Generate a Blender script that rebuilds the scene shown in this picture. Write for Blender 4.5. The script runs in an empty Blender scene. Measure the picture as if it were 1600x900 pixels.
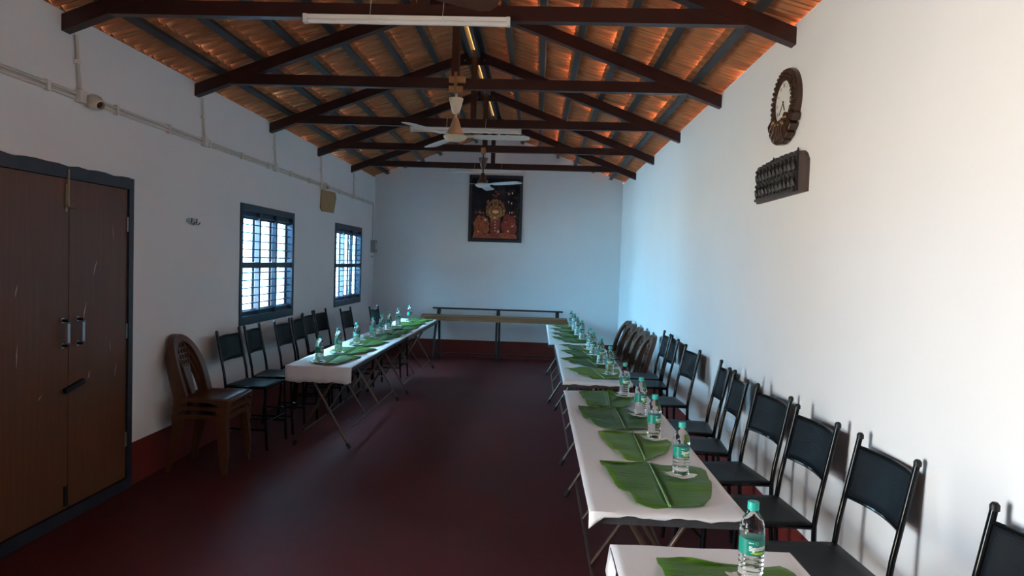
import bpy, math, random
from mathutils import Vector, Matrix
R = math.radians
random.seed(7)
sc = bpy.context.scene
C = bpy.context.collection

# ------------------------------------------------------------------ camera
F_PX = 1040.0
CAM = Vector((0, 0, 1.65))
ax_r = Vector((0.99880035, 0.03769166, 0.03126026))
ax_u = Vector((-0.03264307, 0.03664791, 0.99879495))
ax_f = Vector((-0.03650061, 0.99861718, -0.03783431))
cd = bpy.data.cameras.new('camera')
cd.sensor_width = 36.0
cd.lens = F_PX / 1600 * 36
cd.clip_start = 0.02
co = bpy.data.objects.new('camera', cd)
C.objects.link(co)
co.matrix_world = Matrix(((ax_r.x, ax_u.x, -ax_f.x, CAM.x), (ax_r.y, ax_u.y, -ax_f.y, CAM.y),
                          (ax_r.z, ax_u.z, -ax_f.z, CAM.z), (0, 0, 0, 1)))
sc.camera = co

# ------------------------------------------------------------------ world, sun, daylight, exposure
SKY, SUN, DOOR_W, WIN_W, EXPO = 16.0, 620.0, 222.0, 1000.0, 0.0
w = bpy.data.worlds.new('world')
sc.world = w
w.use_nodes = True
wn = w.node_tree.nodes['Background']
wn.inputs[0].default_value = (0.52, 0.80, 1.0, 1)
wn.inputs[1].default_value = SKY
sd = bpy.data.lights.new('sun', 'SUN')
sd.energy = SUN
sd.color = (1.0, 0.88, 0.68)
sd.angle = R(3)
so = bpy.data.objects.new('sun', sd)
C.objects.link(so)
so.rotation_euler = Vector((-0.62, 0.22, -0.75)).to_track_quat('-Z', 'Y').to_euler()
def area(name, loc, direction, sx, sy, watt, col):
    d = bpy.data.lights.new(name, 'AREA')
    d.shape = 'RECTANGLE'; d.size = sx; d.size_y = sy; d.energy = watt; d.color = col
    o = bpy.data.objects.new(name, d)
    C.objects.link(o)
    o.location = loc
    o.rotation_euler = Vector(direction).to_track_quat('-Z', 'Y').to_euler()
    return o
area('doorway_daylight', (-3.55, 0.95, 1.15), (1, 0.12, 0), 1.5, 1.9, DOOR_W, (1.0, 0.935, 0.875))
area('window_daylight', (-4.05, 6.3, 2.15), (1, 0.1, -0.16), 1.7, 1.9, WIN_W, (0.28, 0.69, 1.0))
area('window_daylight', (-4.05, 9.45, 2.2), (1, 0.1, -0.3), 1.7, 1.9, WIN_W * 1.75, (0.26, 0.69, 1.0))
vs = sc.view_settings
vs.view_transform = 'Standard'
vs.look = 'None'
vs.exposure = EXPO
vs.gamma = 1.0
vs.use_curve_mapping = False

# ------------------------------------------------------------------ measures (metres)
XL, XR, YB, YF = -2.808, 1.405, 11.332, -1.6
XC = -0.70
SLOPE = 0.375
TH = math.atan(SLOPE)
TRUSS_Y = [2.350, 3.856, 5.362, 6.867, 8.373, 9.879]
def P(x, y, ax, val):
    d = ax_f * F_PX + ax_r * (x - 800) + ax_u * (450 - y)
    t = (val - CAM[ax]) / d[ax]
    return CAM + d * t
def pix(v):
    d = Vector(v) - CAM
    z = d.dot(ax_f)
    if z < 0.05: return None
    return 800 + F_PX * d.dot(ax_r) / z, 450 - F_PX * d.dot(ax_u) / z

# ------------------------------------------------------------------ materials
MATS = {}
def mat(name, col, rough=0.5, metal=0.0, col2=None, scale=8.0, stretch=(1, 1, 1), bump=0.0, bscale=None, spec=0.5,
        transmission=0.0, ior=1.45, wave=None, contrast=(0.3, 0.7), coat=0.0, subsurface=0.0):
    m = bpy.data.materials.new(name)
    m.use_nodes = True
    nt = m.node_tree
    b = nt.nodes['Principled BSDF']
    b.inputs['Base Color'].default_value = (*col, 1)
    b.inputs['Roughness'].default_value = rough
    b.inputs['Metallic'].default_value = metal
    b.inputs['Specular IOR Level'].default_value = spec
    b.inputs['Transmission Weight'].default_value = transmission
    b.inputs['IOR'].default_value = ior
    b.inputs['Coat Weight'].default_value = coat
    tc = nt.nodes.new('ShaderNodeTexCoord')
    mp = nt.nodes.new('ShaderNodeMapping')
    mp.inputs['Scale'].default_value = stretch
    nt.links.new(tc.outputs['Object'], mp.inputs['Vector'])
    if col2 is not None:
        n = nt.nodes.new('ShaderNodeTexNoise')
        n.inputs['Scale'].default_value = scale
        n.inputs['Detail'].default_value = 5
        nt.links.new(mp.outputs[0], n.inputs['Vector'])
        cr = nt.nodes.new('ShaderNodeValToRGB')
        cr.color_ramp.elements[0].position = contrast[0]
        cr.color_ramp.elements[1].position = contrast[1]
        cr.color_ramp.elements[0].color = (*col, 1)
        cr.color_ramp.elements[1].color = (*col2, 1)
        nt.links.new(n.outputs['Fac'], cr.inputs[0])
        nt.links.new(cr.outputs[0], b.inputs['Base Color'])
    if bump:
        if wave:
            n2 = nt.nodes.new('ShaderNodeTexWave')
            n2.bands_direction = wave
            n2.inputs['Scale'].default_value = bscale or 40
        else:
            n2 = nt.nodes.new('ShaderNodeTexNoise')
            n2.inputs['Scale'].default_value = bscale or 60
        nt.links.new(mp.outputs[0], n2.inputs['Vector'])
        bp = nt.nodes.new('ShaderNodeBump')
        bp.inputs['Strength'].default_value = bump
        bp.inputs['Distance'].default_value = 0.01
        nt.links.new(n2.outputs[0], bp.inputs['Height'])
        nt.links.new(bp.outputs[0], b.inputs['Normal'])
    MATS[name] = m
    return m
mat('wall_paint', (0.74, 0.75, 0.77), 0.75, col2=(0.78, 0.78, 0.79), scale=1.3, bump=0.06, bscale=22, spec=0.25)
mat('red_band', (0.125, 0.013, 0.009), 0.5, col2=(0.155, 0.017, 0.012), scale=5)
mat('red_floor', (0.060, 0.007, 0.008), 0.58, col2=(0.085, 0.011, 0.012), scale=1.1, bump=0.05, bscale=9, spec=0.35)
mat('tile_clay', (0.37, 0.150, 0.060), 0.75, col2=(0.45, 0.195, 0.085), scale=5, bump=0.7, wave='Y', bscale=8)
mat('batten_paint', (0.050, 0.056, 0.062), 0.5, col2=(0.028, 0.026, 0.028), scale=6, stretch=(1, 0.2, 1))
mat('truss_paint', (0.024, 0.006, 0.005), 0.42, col2=(0.040, 0.010, 0.007), scale=7, bump=0.1, bscale=40)
mat('ridge_sheet', (1.0, 0.85, 0.62), 0.4, transmission=0.0)
mat('door_wood', (0.092, 0.030, 0.009), 0.45, col2=(0.118, 0.042, 0.013), scale=14, stretch=(1, 3, 0.12), bump=0.05, bscale=40)
mat('dark_paint', (0.012, 0.014, 0.022), 0.45, col2=(0.022, 0.024, 0.034), scale=9)
mat('win_paint', (0.010, 0.020, 0.040), 0.4, col2=(0.02, 0.035, 0.06), scale=9)
mat('bar_metal', (0.10, 0.16, 0.21), 0.4, metal=0.6)
mat('frosted', (0.24, 0.34, 0.44), 0.35, col2=(0.28, 0.38, 0.48), scale=3)
mat('steel', (0.45, 0.45, 0.45), 0.32, metal=0.9)
mat('brass', (0.30, 0.22, 0.13), 0.4, metal=0.8)
mat('black_iron', (0.012, 0.010, 0.010), 0.5, metal=0.3)
mat('pale_scratch', (0.5, 0.42, 0.33), 0.7)
mat('black_tube', (0.004, 0.005, 0.006), 0.12, spec=0.28)
mat('black_mesh', (0.007, 0.009, 0.012), 0.45, bump=0.22, wave='Z', bscale=52, spec=0.3)
mat('black_seat', (0.006, 0.008, 0.010), 0.42, bump=0.2, wave='X', bscale=52, spec=0.25)
mat('cap_black', (0.004, 0.004, 0.004), 0.5)
mat('brown_plastic', (0.075, 0.026, 0.010), 0.33, col2=(0.095, 0.034, 0.013), scale=3)
mat('ply', (0.35, 0.24, 0.15), 0.6, col2=(0.28, 0.18, 0.11), scale=6, stretch=(6, 1, 6))
mat('table_steel', (0.055, 0.058, 0.065), 0.42, metal=0.5, col2=(0.09, 0.09, 0.10), scale=12)
mat('table_leg', (0.062, 0.036, 0.025), 0.35, metal=0.4, col2=(0.095, 0.055, 0.036), scale=14)
mat('rubber', (0.008, 0.008, 0.008), 0.8)
mat('paper', (0.74, 0.72, 0.73), 0.7, col2=(0.70, 0.68, 0.70), scale=3, bump=0.08, bscale=6)
mat('napkin', (0.80, 0.79, 0.74), 0.8, bump=0.2, bscale=30)
mat('leaf', (0.045, 0.120, 0.007), 0.45, col2=(0.075, 0.180, 0.010), scale=3.5, stretch=(0.5, 9, 1), bump=0.5, bscale=10, contrast=(0.25, 0.75))
mat('leaf_dark', (0.032, 0.088, 0.009), 0.45, col2=(0.050, 0.125, 0.012), scale=3.5, stretch=(0.5, 9, 1), bump=0.5, bscale=10)
mat('leaf_light', (0.085, 0.180, 0.006), 0.45, col2=(0.125, 0.230, 0.008), scale=3.5, stretch=(0.5, 9, 1), bump=0.5, bscale=10)
mat('midrib', (0.15, 0.26, 0.06), 0.45)
mat('pet', (0.98, 1.0, 1.0), 0.03, transmission=1.0, ior=1.27)
mat('cap_teal', (0.02, 0.42, 0.36), 0.4)
mat('label_green', (0.004, 0.19, 0.145), 0.35, col2=(0.004, 0.24, 0.18), scale=30)
mat('print_white', (0.82, 0.86, 0.84), 0.5)
mat('print_lime', (0.42, 0.62, 0.03), 0.5)
mat('pvc', (0.60, 0.56, 0.50), 0.45)
mat('pvc_clip', (0.68, 0.66, 0.62), 0.45)
mat('cardboard', (0.40, 0.25, 0.12), 0.8, col2=(0.34, 0.21, 0.10), scale=6)
mat('box_plastic', (0.34, 0.32, 0.33), 0.5)
mat('white_metal', (0.62, 0.62, 0.62), 0.4)
mat('tube_white', (0.72, 0.70, 0.68), 0.35)
mat('fan_cream', (0.62, 0.55, 0.44), 0.35)
mat('fan_beige', (0.48, 0.34, 0.21), 0.4)
mat('fan_white', (0.55, 0.58, 0.60), 0.35)
mat('fan_brown', (0.045, 0.020, 0.014), 0.35, col2=(0.06, 0.03, 0.02), scale=20)
mat('block_wood', (0.40, 0.20, 0.08), 0.6, col2=(0.30, 0.14, 0.05), scale=18)
mat('bench_wood', (0.17, 0.075, 0.035), 0.4, col2=(0.24, 0.11, 0.055), scale=6, stretch=(0.4, 6, 6))
mat('bench_dark', (0.018, 0.014, 0.014), 0.45)
mat('clock_wood', (0.030, 0.016, 0.010), 0.28, col2=(0.07, 0.032, 0.018), scale=25)
mat('clock_gold', (0.11, 0.055, 0.025), 0.28, metal=0.3)
mat('clock_face', (0.72, 0.72, 0.68), 0.4)
mat('carved', (0.016, 0.015, 0.018), 0.45, col2=(0.03, 0.026, 0.028), scale=40, bump=0.4, bscale=90)
mat('carved_edge', (0.07, 0.045, 0.042), 0.5)
mat('pic_dark', (0.006, 0.006, 0.010), 0.25, col2=(0.010, 0.012, 0.020), scale=9)
mat('pic_red', (0.30, 0.045, 0.03), 0.3, col2=(0.16, 0.02, 0.02), scale=45, contrast=(0.4, 0.6))
mat('pic_orange', (0.42, 0.11, 0.035), 0.3, col2=(0.20, 0.035, 0.02), scale=50, contrast=(0.4, 0.6))
mat('pic_gold', (0.46, 0.27, 0.08), 0.3, col2=(0.12, 0.05, 0.02), scale=60, contrast=(0.4, 0.6))
mat('pic_pale', (0.70, 0.52, 0.30), 0.3)
mat('ground_sand', (0.12, 0.11, 0.09), 0.9, col2=(0.10, 0.09, 0.07), scale=0.8)
# translucent ridge strip
m = MATS['ridge_sheet']; nt = m.node_tree
tr = nt.nodes.new('ShaderNodeBsdfTranslucent'); tr.inputs[0].default_value = (0.16, 0.115, 0.07, 1)
nt.links.new(tr.outputs[0], nt.nodes['Material Output'].inputs[0])
# leaf translucency and frosted shutter pane transmit a little daylight
def add_translucent(name, col, fac):
    m = MATS[name]; nt = m.node_tree
    t = nt.nodes.new('ShaderNodeBsdfTranslucent'); t.inputs[0].default_value = (*col, 1)
    mx = nt.nodes.new('ShaderNodeMixShader'); mx.inputs[0].default_value = fac
    nt.links.new(nt.nodes['Principled BSDF'].outputs[0], mx.inputs[1]); nt.links.new(t.outputs[0], mx.inputs[2])
    nt.links.new(mx.outputs[0], nt.nodes['Material Output'].inputs[0])
add_translucent('frosted', (0.25, 0.36, 0.45), 0.10)

# ------------------------------------------------------------------ mesh helpers
class MB:
    def __init__(s): s.v = []; s.f = []; s.m = []; s.mi = 0
    def add(s, vs, fs):
        o = len(s.v)
        s.v += [tuple(v) for v in vs]
        s.f += [tuple(i + o for i in f) for f in fs]
        s.m += [s.mi] * len(fs)
        return s
    def box(s, a, b, M=None):
        (x0, y0, z0), (x1, y1, z1) = a, b
        vs = [Vector(p) for p in ((x0, y0, z0), (x1, y0, z0), (x1, y1, z0), (x0, y1, z0), (x0, y0, z1), (x1, y0, z1), (x1, y1, z1), (x0, y1, z1))]
        if M is not None: vs = [M @ v for v in vs]
        return s.add(vs, [(3, 2, 1, 0), (4, 5, 6, 7), (0, 1, 5, 4), (1, 2, 6, 5), (2, 3, 7, 6), (3, 0, 4, 7)])
    def bar(s, p, q, wx, wz, up=(0, 0, 1)):
        p, q = Vector(p), Vector(q)
        d = (q - p).normalized()
        u = Vector(up)
        if abs(d.dot(u)) > 0.98: u = Vector((0, 1, 0))
        a = d.cross(u).normalized(); b = a.cross(d)
        vs = []
        for c in (p, q):
            for i, j in ((-1, -1), (1, -1), (1, 1), (-1, 1)): vs.append(c + a * (i * wx / 2) + b * (j * wz / 2))
        return s.add(vs, [(0, 1, 2, 3), (7, 6, 5, 4), (0, 4, 5, 1), (1, 5, 6, 2), (2, 6, 7, 3), (3, 7, 4, 0)])
    def tube(s, pts, r, n=8, caps=True, rads=None):
        pts = [Vector(p) for p in pts]
        rings = []
        prev = None
        for i, p in enumerate(pts):
            d = (pts[min(i + 1, len(pts) - 1)] - pts[max(i - 1, 0)]).normalized()
            if prev is None:
                u = Vector((0, 0, 1)) if abs(d.z) < 0.9 else Vector((1, 0, 0))
                a = d.cross(u).normalized()
            else:
                a = (prev - d * prev.dot(d)).normalized()
            prev = a
            b = d.cross(a)
            rr = rads[i] if rads else r
            rings.append([p + a * (math.cos(2 * math.pi * k / n) * rr) + b * (math.sin(2 * math.pi * k / n) * rr) for k in range(n)])
        vs = [v for g in rings for v in g]
        fs = []
        for i in range(len(pts) - 1):
            for k in range(n):
                fs.append((i * n + k, i * n + (k + 1) % n, (i + 1) * n + (k + 1) % n, (i + 1) * n + k))
        if caps:
            fs.append(tuple(reversed(range(n)))); fs.append(tuple(range((len(pts) - 1) * n, len(pts) * n)))
        return s.add(vs, fs)
    def lathe(s, prof, n=20, o=(0, 0, 0), axis='z'):
        vs = []
        for r, h in prof:
            for k in range(n):
                a = 2 * math.pi * k / n
                c, d = r * math.cos(a), r * math.sin(a)
                vs.append((o[0] + c, o[1] + d, o[2] + h) if axis == 'z' else (o[0] + h, o[1] + c, o[2] + d))
        fs = []
        for i in range(len(prof) - 1):
            for k in range(n): fs.append((i * n + k, i * n + (k + 1) % n, (i + 1) * n + (k + 1) % n, (i + 1) * n + k))
        if prof[0][0] > 1e-4: fs.append(tuple(reversed(range(n))))
        if prof[-1][0] > 1e-4: fs.append(tuple(range((len(prof) - 1) * n, len(prof) * n)))
        return s.add(vs, fs)
    def prism(s, poly, fn0, fn1):
        n = len(poly)
        vs = [fn0(*p) for p in poly] + [fn1(*p) for p in poly]
        fs = [tuple(reversed(range(n))), tuple(range(n, 2 * n))]
        for k in range(n): fs.append((k, (k + 1) % n, n + (k + 1) % n, n + k))
        return s.add(vs, fs)
    def grid(s, pts, nu, nv):
        fs = []
        for j in range(nv - 1):
            for i in range(nu - 1): fs.append((j * nu + i, j * nu + i + 1, (j + 1) * nu + i + 1, (j + 1) * nu + i))
        return s.add(pts, fs)
    def ball(s, c, r, n=8, m=5, sc_=(1, 1, 1)):
        vs = []; fs = []
        for j in range(m + 1):
            a = math.pi * j / m
            for k in range(n):
                b = 2 * math.pi * k / n
                vs.append((c[0] + r * sc_[0] * math.sin(a) * math.cos(b), c[1] + r * sc_[1] * math.sin(a) * math.sin(b), c[2] + r * sc_[2] * math.cos(a)))
        for j in range(m):
            for k in range(n): fs.append((j * n + k, j * n + (k + 1) % n, (j + 1) * n + (k + 1) % n, (j + 1) * n + k))
        return s.add(vs, fs)
    def mesh(s, name, mats, smooth=False):
        me = bpy.data.meshes.new(name)
        me.from_pydata(s.v, [], s.f)
        if isinstance(mats, str): mats = [mats]
        for k in mats: me.materials.append(MATS[k])
        me.polygons.foreach_set('material_index', s.m)
        if smooth:
            me.polygons.foreach_set('use_smooth', [True] * len(s.f))
        me.validate(); me.update()
        if smooth:
            try: me.set_sharp_from_angle(angle=R(40))
            except Exception: pass
        return me
    def build(s, name, mats, parent=None, smooth=False):
        return link(name, s.mesh(name, mats, smooth), parent)
def link(name, data, parent=None):
    o = bpy.data.objects.new(name, data)
    C.objects.link(o)
    if parent is not None: o.parent = parent
    return o
def tag(o, label, cat, group=None):
    o['label'] = label; o['category'] = cat
    if group: o['group'] = group
    return o
def thing(name, loc, rz=0, label=None, cat=None, group=None):
    o = link(name, None)
    o.location = loc; o.rotation_euler = (0, 0, rz)
    if label: tag(o, label, cat, group)
    return o
def struct(o, label=None):
    o['kind'] = 'structure'
    if label: o['label'] = label
    return o
def copy_tree(o, parent=None):
    c = o.copy(); C.objects.link(c); c.parent = parent
    for ch in o.children: copy_tree(ch, c)
    return c
def bevel(o, wd=0.004, seg=2):
    b = o.modifiers.new('bevel', 'BEVEL'); b.width = wd; b.segments = seg; b.limit_method = 'ANGLE'
    return o
def text_polys(body, size, bold=0.0, align='CENTER'):
    cu = bpy.data.curves.new('t', 'FONT')
    cu.body = body; cu.size = size; cu.align_x = align; cu.align_y = 'CENTER'; cu.offset = bold; cu.resolution_u = 3
    o = bpy.data.objects.new('t', cu); C.objects.link(o)
    dg = bpy.context.evaluated_depsgraph_get()
    me = o.evaluated_get(dg).to_mesh()
    vs = [v.co.copy() for v in me.vertices]; fs = [tuple(p.vertices) for p in me.polygons]
    o.evaluated_get(dg).to_mesh_clear()
    bpy.data.objects.remove(o); bpy.data.curves.remove(cu)
    return vs, fs

# ================================================================== STRUCTURE
WT = 0.22                                   # wall thickness
def wall_x(name, x_in, x_out, y0, y1, z0, z1, holes, m):
    """wall in a plane of constant x with rectangular holes (ya,yb,za,zb)"""
    b = MB()
    ys = sorted({y0, y1, *[h[0] for h in holes], *[h[1] for h in holes]})
    zs = sorted({z0, z1, *[h[2] for h in holes], *[h[3] for h in holes]})
    for i in range(len(ys) - 1):
        for j in range(len(zs) - 1):
            cy, cz = (ys[i] + ys[i + 1]) / 2, (zs[j] + zs[j + 1]) / 2
            if any(h[0] < cy < h[1] and h[2] < cz < h[3] for h in holes): continue
            b.box((min(x_in, x_out), ys[i], zs[j]), (max(x_in, x_out), ys[i + 1], zs[j + 1]))
    return struct(b.build(name, m))
W1 = (6.185, 7.575, 0.965, 2.138); W2 = (9.135, 10.515, 0.95, 2.130)
D1 = (3.22, 4.505, 0.0, 2.143); D2 = (0.25, 1.65, 0.0, 2.12)
ZW = 3.035
wall_x('wall_left', XL, XL - WT, YF - WT, YB + WT, -0.1, ZW, [W1, W2, D1, D2], 'wall_paint')
wall_x('wall_right', XR, XR + WT, YF - WT, YB + WT, -0.1, ZW, [], 'wall_paint')
def gable(name, y0, y1):
    b = MB()
    zg = ZW + 0.035
    zt = zg + SLOPE * (XR - XC)
    b.prism([(XL, -0.1), (XR, -0.1), (XR, zg), (XC, zt), (XL, zg)], lambda x, z: (x, y0, z), lambda x, z: (x, y1, z))
    return struct(b.build(name, 'wall_paint'))
gable('wall_back', YB, YB + WT)
gable('wall_front', YF - WT, YF)
fl = MB().box((XL - WT, YF - WT, -0.14), (XR + WT, YB + WT, 0.0)).build('floor', 'red_floor'); struct(fl)
gr = MB().box((-60, -40, -0.5), (60, 60, -0.15)).build('ground', 'ground_sand'); struct(gr)
# painted red skirting band
def band(name, a, b): return struct(MB().box(a, b).build(name, 'red_band'))
BZ = 0.303; BT = 0.006
bl = MB()
for a, c in ((YF, D2[0]), (D2[1], D1[0]), (D1[1], YB)): bl.box((XL, a, 0), (XL + BT, c, BZ))
struct(bl.build('baseboard_left', 'red_band'))
band('baseboard_right', (XR - BT, YF, 0), (XR, YB, BZ))
band('baseboard_back', (XL + BT, YB - BT, 0), (XR - BT, YB, BZ))
band('baseboard_front', (XL + BT, YF, 0), (XR - BT, YF + BT, BZ))

# ------------------------------------------------------------------ roof: battens, tiles, ridge
ceil = struct(thing('ceiling', (XC, 0, 0)), 'sloping clay tile roof on dark battens')
Z_RAFT = 2.918 + 0.095 + SLOPE * (XR - XC)     # rafter top line at the ridge
BAT_H = 0.038
cosT, sinT = math.cos(TH), math.sin(TH)
Y0R, Y1R = YF - 0.5, YB + 0.32
GAUGE = 0.30                                   # horizontal spacing of the tile courses
def slope_pt(side, d, n, y):
    """d = horizontal distance from the ridge along the rafter top, n = normal offset"""
    return Vector((side * (d + n * sinT), y, Z_RAFT - SLOPE * d + n * cosT))
for side in (-1, 1):
    for k in range(7):
        d = 0.085 + GAUGE * k
        b = MB()
        hw = 0.026 * cosT
        vs = []
        for y in (YF + 0.0, YB):
            for dd, n in ((d - hw, 0.0), (d + hw, 0.0), (d + hw, BAT_H), (d - hw, BAT_H)):
                vs.append(slope_pt(side, dd, n, y))
        b.add(vs, [(0, 1, 2, 3), (7, 6, 5, 4), (0, 4, 5, 1), (1, 5, 6, 2), (2, 6, 7, 3), (3, 7, 4, 0)])
        b.build('batten', 'batten_paint', ceil)
TW = 0.232
prof = [(0.0, 0.12), (0.13, 0.0), (0.22, 0.85), (0.28, 0.85), (0.37, 0.0), (0.63, 0.0), (0.75, 1.0), (0.87, 0.0), (1.03, 0.12)]
def tile_mesh(side, lean, gap):
    b = MB()
    L = 0.352; T = 0.012
    vs = []
    for (s, n0, amp) in ((0.0, 0.0, 0.032), (L, gap, 0.062)):
        for up in (0, T):
            for (u, h) in prof:
                # local: x down-slope, y along ridge, z normal
                vs.append((side * s, (u - 0.5) * TW, n0 + h * amp + up + lean * (u - 0.5)))
    n = len(prof)
    fs = []
    for i in range(n - 1):
        fs.append((i, i + 1, 2 * n + i + 1, 2 * n + i))                     # underside
        fs.append((n + i, 3 * n + i, 3 * n + i + 1, n + i + 1))              # top
        fs.append((i, n + i, n + i + 1, i + 1))                              # head end
        fs.append((2 * n + i, 2 * n + i + 1, 3 * n + i + 1, 3 * n + i))      # tail end
    fs.append((0, 2 * n, 3 * n, n)); fs.append((n - 1, 2 * n - 1, 4 * n - 1, 3 * n - 1))
    b.add(vs, fs)
    return b
TILE_GAP = 0.020
variants = {(s, i): tile_mesh(s, (0, 0.003, -0.003)[i], TILE_GAP + (0, 0.003, 0.010)[i]) for s in (-1, 1) for i in range(3)}
vmesh = {k: v.mesh('tile', 'tile_clay') for k, v in variants.items()}
cands = []
for side in (-1, 1):
    for k in range(9):
        for j in range(int((Y1R - Y0R) / TW)):
            y = Y0R + (j + 0.5) * TW
            d = 0.085 + GAUGE * k - 0.062
            loc = slope_pt(side, d, BAT_H + 0.004, y)
            i = random.choice((0, 0, 0, 1, 1, 2))
            wc = loc + Vector((XC, 0, 0))
            mid = wc + Vector((side * 0.15, 0, -0.05))
            px = pix(mid)
            score = 0
            if px and k < 7 and -60 < px[0] < 1660 and -60 < px[1] < 900 and y < YB:
                score = 1 / (mid - CAM).length
            cands.append((score, side, i, loc))
cands.sort(key=lambda c: -c[0])
rest = MB()
for q, (score, side, i, loc) in enumerate(cands):
    rot = Matrix.Rotation(side * TH, 3, 'Y')
    if q < 300 and score > 0:
        o = link('tile', vmesh[(side, i)], ceil)
        o.location = loc
        o.rotation_euler = (0, side * TH, random.uniform(-0.008, 0.008))
    else:
        src = variants[(side, i)]
        rest.add([loc + rot @ Vector(v) for v in src.v], src.f)
o = rest.build('tile_courses', 'tile_clay', ceil); o['kind'] = 'stuff'
# ridge boards either side of the light slot, and the sheet above it
for side in (-1, 1):
    b = MB()
    vs = []
    for y in (YF, YB):
        for x, z in ((0.022, -0.075), (0.055, -0.09), (0.055, 0.03), (0.022, 0.045)):
            vs.append((side * x, y, Z_RAFT + z))
    b.add(vs, [(0, 1, 2, 3), (7, 6, 5, 4), (0, 4, 5, 1), (1, 5, 6, 2), (2, 6, 7, 3), (3, 7, 4, 0)])
    b.build('ridge_board', 'batten_paint', ceil)
b = MB()
b.grid([(x, y, Z_RAFT + 0.085 - abs(x) * 0.35) for y in (Y0R, Y1R) for x in (-0.10, 0, 0.10)], 3, 2)
o = b.build('ridge_sheet', 'ridge_sheet', ceil)
o.modifiers.new('s', 'SOLIDIFY').thickness = 0.003

# ------------------------------------------------------------------ trusses
def make_truss():
    root = link('roof_truss', None)
    zw = 2.918; dep = 0.095; wy = 0.07
    for side in (-1, 1):
        b = MB()
        x1 = (XR - XC) if side > 0 else (XC - XL)
        za = zw + SLOPE * x1
        vs = []
        for y in (-wy / 2, wy / 2):
            for x, z in ((0.0, za), (side * x1, zw), (side * x1, zw + dep), (0.0, za + dep)): vs.append((x, y, z))
        b.add(vs, [(0, 1, 2, 3), (7, 6, 5, 4), (0, 4, 5, 1), (1, 5, 6, 2), (2, 6, 7, 3), (3, 7, 4, 0)])
        b.build('rafter', 'truss_paint', root)
        # wall packer under the rafter end
    hw = 2.106
    zt0, zt1 = 3.022, 3.105
    xe0 = hw - (zt0 - zw) / SLOPE; xe1 = hw - (zt1 - zw) / SLOPE
    b = MB()
    b.prism([(-xe0 - 0.1, zt0), (xe0 + 0.1, zt0), (xe1 + 0.12, zt1), (-xe1 - 0.12, zt1)], lambda x, z: (x, -0.028, z), lambda x, z: (x, 0.028, z))
    b.build('tie_beam', 'truss_paint', root)
    b = MB().box((-0.03, -0.034, zt1), (0.03, 0.034, zw + SLOPE * hw + 0.01))
    b.build('king_post', 'truss_paint', root)
    b = MB()
    b.prism([(-0.16, 3.645), (0.16, 3.645), (0.16, 3.72), (0.03, 3.785), (-0.03, 3.785), (-0.16, 3.72)], lambda x, z: (x, -0.044, z), lambda x, z: (x, -0.0355, z))
    b.build('apex_plate', 'truss_paint', root)
    for bx in (-0.1, 0.1):
        MB().ball((bx, -0.046, 3.69), 0.012).build('bolt', 'table_steel', root)
    return root
truss = make_truss()
tl = ['dark wooden roof truss overhead, nearest the camera and out of view', 'dark maroon roof truss at the top edge carrying the longest tube light',
      'dark maroon roof truss from which the cream ceiling fan hangs', 'dark maroon roof truss behind the cream fan with the second tube light',
      'dark maroon roof truss from which the dark-bodied ceiling fan hangs', 'dark maroon roof truss farthest back, beside the end wall']
for i, y in enumerate(TRUSS_Y):
    t = truss if i == 0 else copy_tree(truss)
    t.location = (XC, y, 0)
    tag(t, tl[i], 'roof truss', 'roof trusses under the tiles')

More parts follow.
